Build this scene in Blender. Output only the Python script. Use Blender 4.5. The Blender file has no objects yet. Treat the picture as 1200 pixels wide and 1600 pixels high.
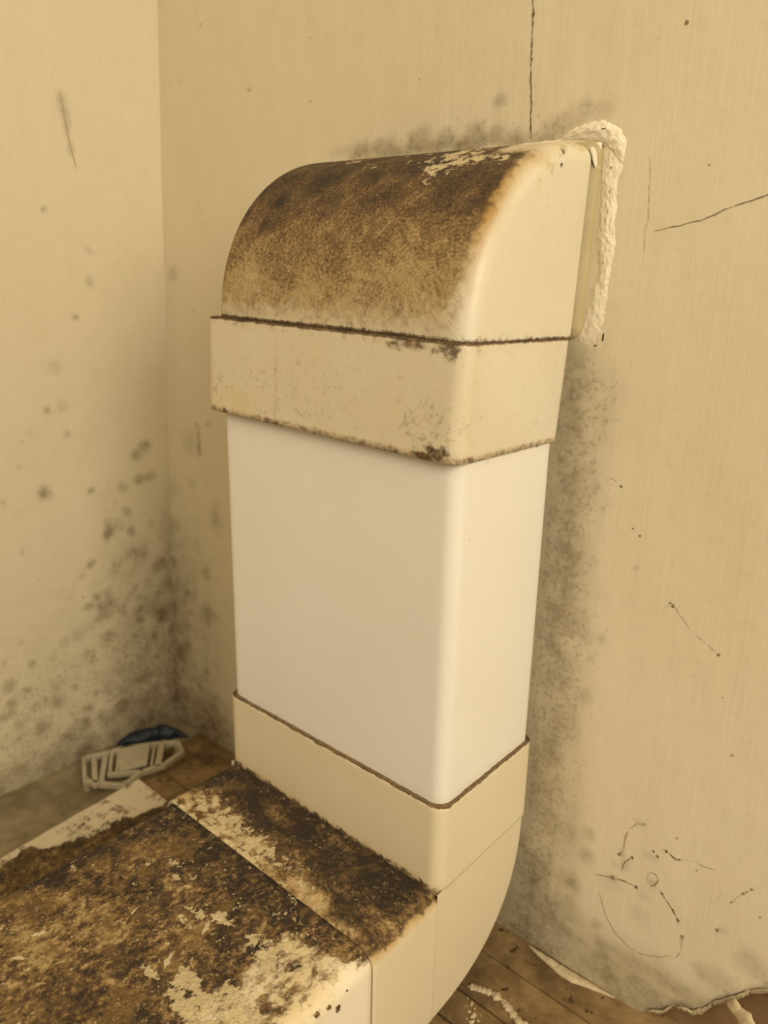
import bpy, bmesh, math, random
import numpy as np
from mathutils import Vector, Matrix

random.seed(7)
SC = bpy.context.scene
COL = SC.collection

# ------------------------------------------------------------------ camera
CAM = np.array([0.24579, -0.35258, 0.02290])
FPX = 1156.7
_y, _p, _r = 0.71137, -0.28010, 0.02069
FW = np.array([-math.sin(_y)*math.cos(_p), math.cos(_y)*math.cos(_p), math.sin(_p)])
_rt = np.cross(FW, [0, 0, 1]); _rt /= np.linalg.norm(_rt)
_up = np.cross(_rt, FW)
RT = math.cos(_r)*_rt + math.sin(_r)*_up
UP = -math.sin(_r)*_rt + math.cos(_r)*_up
cam_d = bpy.data.cameras.new('camera')
cam = bpy.data.objects.new('camera', cam_d); COL.objects.link(cam)
cam.matrix_world = Matrix(((RT[0], UP[0], -FW[0], CAM[0]), (RT[1], UP[1], -FW[1], CAM[1]),
                           (RT[2], UP[2], -FW[2], CAM[2]), (0, 0, 0, 1)))
cam_d.sensor_fit = 'VERTICAL'; cam_d.sensor_height = 24.0; cam_d.lens = 24.0*FPX/1600
cam_d.clip_start = 0.01
cam_d.dof.use_dof = True
cam_d.dof.focus_distance = 0.50
cam_d.dof.aperture_fstop = 3.6
SC.camera = cam

# ------------------------------------------------------------------ light
world = bpy.data.worlds.new('world'); SC.world = world; world.use_nodes = True
bg = world.node_tree.nodes['Background']
# the room around: paler above, darker towards the ground
_nt = world.node_tree; _tc = _nt.nodes.new('ShaderNodeTexCoord'); _sx = _nt.nodes.new('ShaderNodeSeparateXYZ'); _cr = _nt.nodes.new('ShaderNodeValToRGB'); _mr = _nt.nodes.new('ShaderNodeMapRange')
_nt.links.new(_tc.outputs['Generated'], _sx.inputs[0]); _nt.links.new(_sx.outputs['Z'], _mr.inputs['Value']); _mr.inputs['From Min'].default_value = -1
_nt.links.new(_mr.outputs[0], _cr.inputs[0]); _nt.links.new(_cr.outputs[0], bg.inputs[0])
_cr.color_ramp.elements[0].position = .30; _cr.color_ramp.elements[0].color = (.36, .27, .17, 1)
_cr.color_ramp.elements[1].position = .62; _cr.color_ramp.elements[1].color = (1.0, .85, .62, 1)
bg.inputs[1].default_value = 0.55

def area(name, loc, target, size, power, col, sy=None):
    d = bpy.data.lights.new(name, 'AREA'); d.shape = 'RECTANGLE'; d.size = size; d.size_y = sy or size
    d.energy = power; d.color = col
    o = bpy.data.objects.new(name, d); COL.objects.link(o); o.location = loc
    o.rotation_euler = (Vector(target)-Vector(loc)).to_track_quat('-Z', 'Y').to_euler()
    return o
area('window_light', (1.60, -0.62, 0.72), (0, 0.05, -0.10), 1.0, 33.5, (1.0, 0.91, 0.72), 1.2)
area('room_light', (-0.1, -1.3, 1.3), (-0.2, 0.1, -0.2), 0.9, 8, (1.0, 0.87, 0.65))

SC.view_settings.view_transform = 'Standard'
SC.view_settings.look = 'None'
SC.view_settings.exposure = 0.07
SC.view_settings.gamma = 1.0
SC.view_settings.use_curve_mapping = False

# ------------------------------------------------------------------ dimensions (metres)
W = 0.235            # outer width of the duct sockets
D = 0.1232           # outer depth of the duct sockets
YW = 0.131           # face of the back wall
ZF = -0.518          # floor
ZU = -0.0708         # lower rim of the upper socket
ZL = -0.3119         # upper rim of the lower socket
ZT = -0.3811         # top of the level duct
YE = -0.0677         # front rim of the level socket

def xleft(z): return -0.4975 + 0.0625*(z-0.03)
def hit(px, py, ax, v):
    """where the sight line of an image point meets the plane axis=v"""
    d = FW + RT*(px-600)/FPX - UP*(py-800)/FPX
    return CAM + d*(v-CAM[ax])/d[ax]
def on_left(px, py):
    d = FW + RT*(px-600)/FPX - UP*(py-800)/FPX
    # x = a + b z
    b = 0.0625; a = -0.4975-0.0625*0.03
    t = (a + b*CAM[2]-CAM[0])/(d[0]-b*d[2])
    return CAM + d*t

# ------------------------------------------------------------------ noise (numpy)
def vnoise(x, y, seed=0):
    x = np.asarray(x, float); y = np.asarray(y, float)
    xi = np.floor(x).astype(np.int64); yi = np.floor(y).astype(np.int64)
    fx = x-xi; fy = y-yi; fx = fx*fx*(3-2*fx); fy = fy*fy*(3-2*fy)
    def h(a, b):
        n = (a*374761393 + b*668265263 + seed*974711) & 0x7fffffff
        n = ((n ^ (n >> 13))*1274126177) & 0x7fffffff
        return ((n ^ (n >> 16)) & 0xffff)/65535.0
    return (h(xi, yi)*(1-fx)+h(xi+1, yi)*fx)*(1-fy)+(h(xi, yi+1)*(1-fx)+h(xi+1, yi+1)*fx)*fy
def fbm(x, y, seed=0, oct=4):
    s = 0; a = .5; t = 0
    for k in range(oct):
        s = s+a*vnoise(np.asarray(x)*2**k, np.asarray(y)*2**k, seed+k*17); t += a; a *= .55
    return s/t
def ss(a, b, x):
    t = np.clip((np.asarray(x, float)-a)/(b-a), 0, 1); return t*t*(3-2*t)

# ------------------------------------------------------------------ mesh helpers
def obj(name, mesh, mats, parent=None):
    for m in (mats if isinstance(mats, (list, tuple)) else [mats]): mesh.materials.append(m)
    o = bpy.data.objects.new(name, mesh); COL.objects.link(o)
    if parent: o.parent = parent
    return o
def tag(o, label=None, cat=None, group=None, kind=None):
    if label: o['label'] = label
    if cat: o['category'] = cat
    if group: o['group'] = group
    if kind: o['kind'] = kind
    return o
def empty(name, loc=(0, 0, 0)):
    o = bpy.data.objects.new(name, None); COL.objects.link(o); o.location = loc; o.empty_display_size = .02
    return o

class MB:
    """collects verts, faces, per-vertex masks"""
    def __init__(s): s.v = []; s.f = []; s.m = []; s.att = {}; s.n = 0
    def add(s, verts, faces, mat=0, **att):
        verts = np.asarray(verts, float).reshape(-1, 3)
        for k in set(list(s.att)+list(att)):
            if k not in s.att: s.att[k] = [np.zeros(s.n)] if s.n else []
            a = att.get(k, 0.0)
            s.att[k].append(np.broadcast_to(np.asarray(a, float).reshape(-1) if np.ndim(a) else np.full(len(verts), a), (len(verts),)).copy())
        s.v.append(verts)
        s.f += [tuple(int(i)+s.n for i in f) for f in faces]; s.m += [mat]*len(faces)
        s.n += len(verts)
    def grid(s, P, mat=0, closed=False, **att):
        """P: (nu, nv, 3); closed wraps v"""
        nu, nv = P.shape[:2]; idx = np.arange(nu*nv).reshape(nu, nv)
        if closed: idx = np.concatenate([idx, idx[:, :1]], 1)
        a, b, c, d = idx[:-1, :-1], idx[1:, :-1], idx[1:, 1:], idx[:-1, 1:]
        F = np.stack([a, b, c, d], -1).reshape(-1, 4)
        s.add(P.reshape(-1, 3), F.tolist(), mat, **{k: np.asarray(v, float).reshape(-1) if np.ndim(v) else v for k, v in att.items()})
    def box(s, lo, hi, mat=0, **att):
        x0, y0, z0 = lo; x1, y1, z1 = hi
        v = [(x0,y0,z0),(x1,y0,z0),(x1,y1,z0),(x0,y1,z0),(x0,y0,z1),(x1,y0,z1),(x1,y1,z1),(x0,y1,z1)]
        s.add(v, [(0,3,2,1),(4,5,6,7),(0,1,5,4),(1,2,6,5),(2,3,7,6),(3,0,4,7)], mat, **att)
    def build(s, name, mats, parent=None, smooth=True, bevel=0, fix=True):
        me = bpy.data.meshes.new(name)
        V = np.concatenate(s.v); me.from_pydata(V.tolist(), [], s.f)
        me.polygons.foreach_set('material_index', np.array(s.m, dtype=np.int32))
        for k, a in s.att.items():
            at = me.attributes.new(k, 'FLOAT', 'POINT'); at.data.foreach_set('value', np.concatenate(a).astype(np.float32))
        if fix:
            bm = bmesh.new(); bm.from_mesh(me); bmesh.ops.recalc_face_normals(bm, faces=bm.faces); bm.to_mesh(me); bm.free()
        me.polygons.foreach_set('use_smooth', np.full(len(me.polygons), smooth)); me.update()
        o = obj(name, me, mats, parent)
        if bevel:
            b = o.modifiers.new('bevel', 'BEVEL'); b.width = bevel; b.segments = 2; b.limit_method = 'ANGLE'
        return o

# ------------------------------------------------------------------ materials
def new_mat(name):
    m = bpy.data.materials.new(name); m.use_nodes = True
    nt = m.node_tree; b = nt.nodes['Principled BSDF']
    return m, nt, b
class NG:
    def __init__(s, nt): s.nt = nt
    def n(s, t, **k):
        nd = s.nt.nodes.new(t)
        for a, v in k.items(): setattr(nd, a, v)
        return nd
    def set(s, sock, v):
        if isinstance(v, bpy.types.NodeSocket): s.nt.links.new(v, sock)
        elif v is not None: sock.default_value = v
    def math(s, op, a, b=None, c=None, clamp=False):
        nd = s.n('ShaderNodeMath', operation=op, use_clamp=clamp)
        s.set(nd.inputs[0], a); s.set(nd.inputs[1], b)
        if c is not None: s.set(nd.inputs[2], c)
        return nd.outputs[0]
    def ss(s, a, b, x):
        nd = s.n('ShaderNodeMapRange', interpolation_type='SMOOTHSTEP')
        s.set(nd.inputs['Value'], x); s.set(nd.inputs['From Min'], a); s.set(nd.inputs['From Max'], b)
        return nd.outputs[0]
    def mix(s, f, a, b):
        nd = s.n('ShaderNodeMix', data_type='RGBA')
        s.set(nd.inputs[0], f)
        s.set(nd.inputs[6], a if isinstance(a, bpy.types.NodeSocket) else (*a, 1) if len(a) == 3 else a)
        s.set(nd.inputs[7], b if isinstance(b, bpy.types.NodeSocket) else (*b, 1) if len(b) == 3 else b)
        return nd.outputs[2]
    def coord(s, scale=(1, 1, 1), rot=(0, 0, 0)):
        tc = s.n('ShaderNodeTexCoord'); mp = s.n('ShaderNodeMapping')
        s.nt.links.new(tc.outputs['Object'], mp.inputs[0])
        mp.inputs['Scale'].default_value = scale; mp.inputs['Rotation'].default_value = rot
        return mp.outputs[0]
    def noise(s, co, scale, detail=4, rough=.55, dist=0):
        nd = s.n('ShaderNodeTexNoise'); s.set(nd.inputs['Vector'], co)
        nd.inputs['Scale'].default_value = scale; nd.inputs['Detail'].default_value = detail
        nd.inputs['Roughness'].default_value = rough; nd.inputs['Distortion'].default_value = dist
        # spread to about 0..1
        return s.ss(0.28, 0.72, nd.outputs[0])
    def att(s, name):
        nd = s.n('ShaderNodeAttribute'); nd.attribute_name = name; return nd.outputs['Fac']
    def ramp(s, f, stops):
        nd = s.n('ShaderNodeValToRGB'); s.set(nd.inputs[0], f)
        e = nd.color_ramp.elements
        while len(e) < len(stops): e.new(.5)
        for i, (p, c) in enumerate(stops): e[i].position = p; e[i].color = (*c, 1)
        return nd.outputs[0]
    def bump(s, h, strength, dist, b):
        nd = s.n('ShaderNodeBump'); s.set(nd.inputs['Height'], h); s.set(nd.inputs['Strength'], strength)
        nd.inputs['Distance'].default_value = dist
        s.nt.links.new(nd.outputs[0], b.inputs['Normal'])

def wall_material():
    m, nt, b = new_mat('old_cream_wall_paint'); g = NG(nt); co = g.coord()
    n_big = g.noise(co, 5, 4); n_mid = g.noise(co, 60, 5, .6); n_fine = g.noise(co, 260, 4, .6)
    base = g.mix(g.math('MULTIPLY', n_big, .45), (.605, .520, .350), (.655, .563, .382))
    base = g.mix(g.math('MULTIPLY', g.ss(.60, .95, n_mid), .12), base, (.50, .41, .25))
    dirt = g.att('dirt'); speck = g.att('speck'); pale = g.att('pale')  # blots of dirt plus a darker tone towards corner and base
    base = g.mix(pale, base, (.74, .66, .50))
    d = g.math('MULTIPLY', dirt, g.math('ADD', g.math('MULTIPLY', n_mid, .55), .62))
    d = g.math('MULTIPLY', d, g.math('ADD', g.math('MULTIPLY', n_fine, .3), .85), clamp=True)
    c = g.mix(d, base, (.150, .105, .055))
    sp = g.ss(-.12, .14, g.math('SUBTRACT', speck, g.noise(co, 230, 4, .65)))
    c = g.mix(g.math('MULTIPLY', sp, .34), c, (.19, .14, .08))
    nt.links.new(c, b.inputs['Base Color']); b.inputs['Roughness'].default_value = .55
    b.inputs['Specular IOR Level'].default_value = .35
    stroke = g.noise(g.coord((260, 260, 9)), 1, 3, .6)      # vertical brush marks
    h = g.math('ADD', g.math('MULTIPLY', stroke, .35), g.math('MULTIPLY', n_mid, .5))
    h = g.math('ADD', h, g.math('MULTIPLY', n_big, 2.0))
    g.bump(h, .28, .0008, b)
    return m

def duct_material(name, c1, c2, mold_scale=70, aniso=None, rough=.38, soft=.13, bump=.0009, grain=1.0, spots=0.0):
    m, nt, b = new_mat(name); g = NG(nt)
    co = g.coord(*(aniso or ((1, 1, 1), (0, 0, 0)))); iso = g.coord()
    base = g.mix(g.noise(iso, 9, 3), c1, c2)
    mold = g.att('mold'); tone = g.att('tone'); flake = g.att('flake'); halo = g.att('halo'); yel = g.att('yellow')
    na = g.noise(co, mold_scale, 6, .62, .4); nb = g.noise(co, mold_scale*2.6, 5, .68); nc = g.noise(iso, 48, 5, .66, .3)
    nf = g.noise(iso, 520, 3, .6); nfl = g.noise(co, 150, 5, .68)
    base = g.mix(yel, base, (.60, .43, .17))
    base = g.mix(g.math('MULTIPLY', halo, g.math('ADD', .72, g.math('MULTIPLY', nc, .4)), clamp=True), base, (.37, .215, .055))
    n_all = g.math('ADD', g.math('MULTIPLY', na, .55), g.math('MULTIPLY', nb, .30))
    n_all = g.math('ADD', n_all, g.math('MULTIPLY', nf, .15))
    cov = g.ss(-soft, soft*1.3, g.math('SUBTRACT', g.math('MULTIPLY', mold, 1.25), n_all))
    t = g.math('ADD', tone, g.math('MULTIPLY', g.math('SUBTRACT', g.math('ADD', g.math('MULTIPLY', nc, .45), g.math('MULTIPLY', nb, .55)), .50), 1.0*grain))
    t = g.math('ADD', t, g.math('MULTIPLY', g.math('SUBTRACT', nf, .5), .34*grain), clamp=True)
    mc = g.ramp(t, [(0, (.42, .29, .125)), (.25, (.25, .155, .058)), (.5, (.125, .072, .026)), (.75, (.060, .034, .014)), (1, (.028, .017, .008))])
    if spots:
        vo = g.n('ShaderNodeTexVoronoi'); g.set(vo.inputs['Vector'], g.coord((1, 1, .6))); vo.inputs['Scale'].default_value = 105; vo.inputs['Randomness'].default_value = 1
        vd = g.math('ADD', vo.outputs['Distance'], g.math('MULTIPLY', g.math('SUBTRACT', nf, .5), .22))
        ds = g.math('MULTIPLY', g.ss(.36, .20, vd), g.ss(.52, .72, g.noise(iso, 60, 3, .6)))
        mc = g.mix(g.math('MULTIPLY', ds, spots), mc, (.035, .021, .010))
        ls = g.ss(.80, .93, g.noise(iso, 330, 4, .7))
        mc = g.mix(g.math('MULTIPLY', ls, g.math('MULTIPLY', g.ss(.35, .65, g.noise(iso, 40, 3, .6)), spots)), mc, (.46, .34, .17))
        oc = g.ss(.55, .85, g.noise(iso, 36, 4, .6, .6))
        mc = g.mix(g.math('MULTIPLY', oc, .45*spots), mc, (.26, .155, .045))
        base = g.mix(g.math('MULTIPLY', ds, g.math('MULTIPLY', mold, .8)), base, (.07, .045, .02))
    c = g.mix(cov, base, mc)
    fl = g.ss(-.04, .12, g.math('SUBTRACT', flake, g.math('ADD', g.math('MULTIPLY', nfl, .75), g.math('MULTIPLY', nf, .25))))
    c = g.mix(g.math('MULTIPLY', fl, .9), c, (.58, .46, .255))
    nt.links.new(c, b.inputs['Base Color'])
    r = g.mix(cov, (rough,)*3, (.85,)*3); nt.links.new(r, b.inputs['Roughness'])
    b.inputs['Specular IOR Level'].default_value = .4
    h = g.math('ADD', g.math('MULTIPLY', g.math('ADD', nb, g.math('MULTIPLY', nf, .5)), g.math('ADD', cov, .02)), g.math('MULTIPLY', fl, .8))
    g.bump(h, .6, bump, b)
    return m

def simple(name, c1, c2, scale=60, rough=.7, bump=.3, spec=.3, speckc=None, speckt=.75, dist=.001):
    m, nt, b = new_mat(name); g = NG(nt); co = g.coord()
    n1 = g.noise(co, scale, 5, .6); n2 = g.noise(co, scale*5, 4, .6)
    c = g.mix(n1, c1, c2)
    if speckc: c = g.mix(g.ss(speckt, speckt+.12, n2), c, speckc)
    nt.links.new(c, b.inputs['Base Color']); b.inputs['Roughness'].default_value = rough
    b.inputs['Specular IOR Level'].default_value = spec
    g.bump(g.math('ADD', n1, g.math('MULTIPLY', n2, .6)), bump, dist, b)
    return m

M_wall = wall_material()
M_fit = duct_material('aged_cream_fitting_plastic', (.64, .575, .425), (.61, .54, .39), 210, soft=.38, grain=.8)
M_low = duct_material('cream_elbow_plastic', (.66, .575, .40), (.64, .55, .375), 90, soft=.16, spots=.5, bump=.0016)
M_pipe = duct_material('white_duct_plastic', (.735, .685, .60), (.72, .665, .575), 60, rough=.30)
M_flat = duct_material('mouldy_white_duct_plastic', (.78, .69, .52), (.74, .65, .47), 80, ((1, .75, 1), (0, 0, .75)), soft=.14, bump=.0024, grain=1.25, spots=.85)
M_sock = simple('dull_olive_plastic', (.40, .315, .16), (.46, .37, .20), 30, .5, .05)
M_plaster = simple('crumbly_plaster', (.74, .66, .49), (.67, .58, .41), 90, .9, .3, .2, (.50, .41, .26), .90)
M_flake = simple('flaked_paint', (.54, .44, .27), (.42, .33, .195), 120, .8, .4)
M_crack = simple('crack_dirt', (.14, .10, .05), (.26, .19, .10), 200, .9, .1)  # dark colour of the hairline cracks and specks
M_crackd = simple('painted_gap_dark', (.07, .045, .02), (.13, .09, .045), 300, .9, .1)  # dark of small plaster gaps, painted as flat marks without depth
M_faint = simple('faint_scratch_dirt', (.34, .265, .155), (.42, .34, .21), 200, .9, .1)
M_hole = simple('dark_gap', (.02, .013, .008), (.03, .02, .01), 200, .9, .1)
M_wood = simple('old_brown_boards', (.265, .172, .074), (.095, .057, .024), 26, .8, .5, .2, (.06, .036, .015), .87)
M_sub = simple('brown_wall_backing', (.22, .135, .06), (.165, .10, .043), 18, .8, .3)
M_screed = simple('grey_dusty_screed', (.27, .21, .12), (.15, .115, .062), 30, .85, .5, .2)
M_bead = simple('dried_white_sealant', (.62, .52, .33), (.40, .30, .16), 190, .75, .6)
M_clip = simple('dusty_white_plastic', (.42, .36, .24), (.34, .285, .18), 40, .5, .1)
M_blue = simple('dark_blue_plastic_film', (.008, .013, .019), (.013, .019, .026), 40, .4, .3)
M_batten = duct_material('white_painted_batten', (.62, .53, .36), (.56, .475, .31), 60)
M_fluff = simple('brown_dust_line', (.22, .15, .075), (.14, .09, .04), 300, .95, .6)

# ------------------------------------------------------------------ walls
def wall_h(x, z):
    """gentle unevenness of the old plaster, metres towards the room"""
    return 0.0022*(fbm(np.asarray(x)*7+3, np.asarray(z)*6+9, 5, 3)-.5) + 0.0007*(fbm(np.asarray(x)*45, np.asarray(z)*14, 9, 2)-.5)
def zbot(x):
    x = np.asarray(x, float)
    e = np.interp(x, [-1, .100, .118, .132, .150, .165, .188, .25, 2], [ZF-.012, ZF-.010, -.5105, -.497, -.488, -.462, -.438, -.425, -.43])
    return e + ss(.10, .125, x)*(.010*(fbm(x*90, x*0+3, 21, 4)-.5))
def splat(X, Z, spots):
    """soft blots: (u, v, ru, rv, strength)"""
    out = np.zeros(X.shape)
    wob = .8*(fbm(X*120, Z*120, 31, 3)-.5)
    for (u, v, ru, rv, s) in spots:
        d = np.sqrt(((X-u)/ru)**2+((Z-v)/rv)**2)
        k = s*ss(1.35, .25, d+wob)
        out = 1-(1-out)*(1-k)
    return out
def back_spots(L, mm=.00062):
    r = []
    for t in L:
        px, py, rad, s = t[:4]; s *= .78 if px > 840 else 1.0; p = hit(px, py, 1, YW); q = hit(px+rad, py, 1, YW); q2 = hit(px, py+rad*(t[4] if len(t) > 4 else 1), 1, YW)
        r.append((p[0], p[2], np.linalg.norm(q-p), np.linalg.norm(q2-p), s))
    return r
def left_spots(L):
    r = []
    for t in L:
        px, py, rad, s = t[:4]; p = on_left(px, py); q = on_left(px+rad, py); q2 = on_left(px, py+rad*(t[4] if len(t) > 4 else 1))
        r.append((p[1], p[2], np.linalg.norm(q-p), np.linalg.norm(q2-p), s))
    return r

LSP = [(97,160,9,.30,2.5),(104,195,8,.32,2.5),(111,230,6,.25,2.5),(68,327,7,.35),(140,392,8,.22),(140,440,7,.28,1.6),(117,495,7,.45),(85,575,13,.25),
 (73,641,8,.35),(97,634,12,.22),(105,679,7,.4),(48,677,7,.2),(35,692,4,.3),(30,729,5,.25),(227,698,11,.55),(214,711,10,.45),(69,771,13,.65),(142,767,6,.5),(180,785,4,.3),(5,786,5,.3),
 (217,748,10,.5),(234,744,11,.5),(193,761,10,.4),(197,799,9,.6),(169,829,11,.65,1.7),(204,830,7,.55,1.4),(184,825,12,.3),(217,862,14,.45),(142,881,8,.6),
 (129,900,6,.35),(167,926,10,.7),(152,932,10,.7),(139,947,9,.55),(170,947,15,.5),(161,960,20,.35),(217,950,8,.7),(221,969,6,.7),(169,997,14,.4),(127,990,14,.3),
 (217,1065,26,.45,.6),(169,1076,10,.4),(195,1102,22,.4,.6),(161,1121,14,.5),(112,1151,16,.55),(135,1132,12,.6),(64,1136,13,.45,1.3),(90,1095,14,.45),(56,1106,10,.4),
 (19,1098,10,.5),(15,1072,12,.5),(45,1078,6,.5),(90,1069,14,.35),(139,1106,10,.5),(35,863,4,.3),(33,1004,5,.35),(50,1036,7,.4),(8,1036,5,.35),(101,1003,8,.3),(230,1085,20,.5,.7),
 (10,1120,16,.35,.6),(30,1150,22,.25,.6),(100,1190,30,.35),(140,1170,20,.4),(30,1210,30,.25,.6),(110,935,4,.3),(60,905,3,.2),(232,1120,14,.5),(240,1000,12,.55),(247,879,9,.8,1.5),(250,958,9,.9,1.6)]
BSP = [(266,874,10,.45),(262,926,20,.5,1.4),(262,958,14,.8,1.5),(259,784,8,.3),(268,820,14,.4),(264,761,16,.25),(326,960,12,.5,1.3),(322,896,10,.3,1.4),(292,930,8,.4,1.5),(272,1010,18,.6),
 (275,1042,13,.6),(279,1056,7,.55),(322,1048,6,.5),(271,1087,9,.45),(307,664,5,.45),(324,663,3.5,.6),(310,692,3.5,.6,6),(294,690,13,.2,1.6),(337,810,11,.3,2.4),(300,756,8,.25),
 (270,430,7,.35,1.7),(300,487,4,.35),(282,127,5,.25),(390,140,4,.4),(313,38,3,.3),(300,1110,30,.30,1.6),(340,1130,20,.35,2),(300,1150,40,.45,.8),(325,1100,20,.3,2),
 # above the elbow
 (560,235,28,.35,.6),(600,228,22,.45,.8),(655,220,24,.6,.9),(640,235,26,.5,.5),(700,215,18,.45),(745,212,20,.5,1.1),(735,225,34,.55,.5),(775,205,14,.4),(800,215,24,.4,.7),(782,157,13,.40,.9),
 (860,205,28,.35,.8),(905,172,26,.30,.9),(940,175,18,.28,1.2),(890,190,30,.30,.6),(915,160,10,.2),(530,238,16,.25,.6),(600,240,60,.45,.25),(700,232,70,.5,.25),(820,225,60,.4,.25),(950,205,8,.2),
 # right of the duct
 (905,590,22,.32,2.2),(900,560,18,.35,1.2),(895,640,20,.42,2.2),(893,700,24,.42,2.4),(905,760,24,.35,2),(885,800,26,.40,2.4),(910,850,22,.28,2),(880,880,28,.42,2.6),(895,940,26,.36,2.2),
 (870,960,24,.42,2.4),(915,990,16,.28,1.6),(870,1050,26,.38,2.4),(915,1085,14,.32,1.1),(880,1130,22,.3,2.2),(860,1180,24,.40,2.4),(850,1260,26,.38,2.2),(880,1300,30,.26,1.8),
 (920,1302,11,.36,1.1),(918,1340,12,.40,1.2),(892,1295,9,.35,1.2),(885,1370,16,.38),(895,1385,12,.35),(830,1360,26,.45,1.6),(850,1420,30,.45),(895,1420,22,.30),(930,1445,9,.55,1.1),(937,1472,12,.48,.9),
 (885,1455,12,.35),(907,1470,6,.35),(960,1350,7,.25),(960,1485,6,.3),(1005,1400,10,.22),(1000,1430,16,.20),(990,1500,16,.25),(1030,1500,10,.3),(1000,1540,30,.4,.5),(940,1510,30,.35,.8),
 (1060,1545,50,.35,.35),(1030,1520,18,.22),(1095,1520,12,.25),(1120,1530,40,.32,.5),(1180,1515,30,.38,.6),(1130,1455,6,.3),(1121,1453,3,.8),(1170,1490,14,.25),(1125,1400,4,.3),(995,888,6,.3),(942,795,4,.4),
 (1064,1465,3,.5,1.6),(1062,1440,3,.5,1.5),(1015,1338,14,.25,.6),(1018,1380,8,.42,1.1),(978,1350,9,.35,1.4),(958,1372,8,.45,.8),(1000,1286,10,.3,.7),(972,1333,5,.4,1.4),(958,1380,20,.2,.8),
 (1015,265,3,.2),(1005,420,3,.2),(930,760,8,.25,1.3),(925,880,10,.2,1.6),(940,1000,8,.25),(925,1030,7,.35,1.2)]

def build_back_wall():
    mb = MB()
    xs = np.concatenate([np.arange(0, .77, .0022), np.linspace(.772, 1.9, 30)])
    t = np.concatenate([np.arange(0, .92, .0025), np.linspace(.925, 2.0, 25)])
    S, T = np.meshgrid(xs, t, indexing='ij')
    x0 = xleft(ZF + T) - .001
    X = x0 + S
    zb = zbot(X); Z = zb + T*(2.0 - (zb-ZF))/2.0
    Y = YW - wall_h(X, Z)
    # soft turn at the torn lower edge
    Y = Y + .004*ss(.012, 0, Z-zb)*ss(.09, .12, X)
    fine = (S < .775) & (T < .93)
    dirt = splat(X, Z, back_spots(BSP))*fine
    n1 = fbm(X*38, Z*22, 41, 4); n2 = fbm(X*90, Z*60, 43, 3)
    cz = ss(-.10, -.40, Z); cs = ss(.16, .0, S)
    dirt = 1-(1-dirt)*(1-.42*cz*cs*ss(-.12, -.42, Z)*(.4+.9*n1))*(1-.60*ss(ZF+.075, ZF, Z)*(.45+.8*n1))  # darker towards the left corner and the floor, broken by noise
    # greyed band beside the duct
    a = hit(900, 700, 1, YW); b_ = hit(945, 700, 1, YW)
    band = ss(.050+.02*(n1-.5), .012, X-.0)*ss(-.03, .0, X)*ss(.0, -.03, Z)
    dirt = 1-(1-dirt)*(1-.30*band*(.45+.7*n1))
    vein = ss(.55, .75, fbm(X*300, Z*22, 77, 3))
    dirt = 1-(1-dirt)*(1-.22*band*vein)
    speck = .34*band + .22*cz*cs + .30*ss(.03, .0, Z-zb)
    near = ss(.13, .0, S)*ss(-.14, -.40, Z)
    dirt = 1-(1-dirt)*(1-.60*near*(.4+.8*n1))*(1-.40*ss(.16, .02, S)*ss(ZF+.07, ZF, Z))  # darker again low down in the left corner
    ab = ss(.165, .125, Z)*ss(.105, .12, Z)*ss(-.22, -.14, X)*ss(.02, 0, X)
    speck = speck + .25*ab
    pale = .35*ss(.035, .06, X)*ss(-.15, -.36, Z)*ss(ZF+.03, ZF+.07, Z)
    mb.grid(np.stack([X, Y, Z], -1), 0, dirt=dirt, speck=speck, pale=pale)
    # broken thickness of the plaster at its lower edge
    P0 = np.stack([X[:, 0], Y[:, 0], Z[:, 0]], -1); P1 = P0+np.array([0, .011, -.001]); P2 = P0+np.array([0, .004, -.0025])
    mb.grid(np.stack([P0, P2, P1], 1), 1)
    return mb
def line_marks(mb, pts, wmm, mat, left=False, seed=1, breaks=.25, jit=.5):
    """hairline crack or scratch: a narrow strip following the plaster"""
    P = [on_left(*p) if left else hit(*p, 1, YW) for p in pts]
    uv = [(p[1], p[2]) if left else (p[0], p[2]) for p in P]
    out = []
    for a, b in zip(uv[:-1], uv[1:]):
        n = max(2, int(math.hypot(b[0]-a[0], b[1]-a[1])/.0012))
        for k in range(n): out.append((a[0]+(b[0]-a[0])*k/n, a[1]+(b[1]-a[1])*k/n))
    out.append(uv[-1]); U = np.array(out)
    k = np.arange(len(U))
    U[:, 0] += jit*.0012*(fbm(k*.35, k*0+seed, seed, 3)-.5)*2; U[:, 1] += jit*.0012*(fbm(k*.35, k*0+seed+9, seed+3, 3)-.5)*2
    T = np.gradient(U, axis=0); T /= np.linalg.norm(T, axis=1)[:, None]+1e-9
    N = np.stack([-T[:, 1], T[:, 0]], -1)
    w = wmm*.0005*np.clip((fbm(k*.5, k*0, seed+50, 3)-breaks)*2.2, 0.02, 1.4)*np.minimum(1, np.minimum(k+1, len(k)-k)/6)
    for sgn in (0,):
        A = U+N*w[:, None]; B = U-N*w[:, None]
        def lift(Q):
            if left: return np.stack([xleft(Q[:, 1])+wall_h(Q[:, 0], Q[:, 1])+.0003, Q[:, 0], Q[:, 1]], -1)
            return np.stack([Q[:, 0], YW-wall_h(Q[:, 0], Q[:, 1])-.0003, Q[:, 1]], -1)
        mb.grid(np.stack([lift(A), lift(B)], 1), mat)
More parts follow.
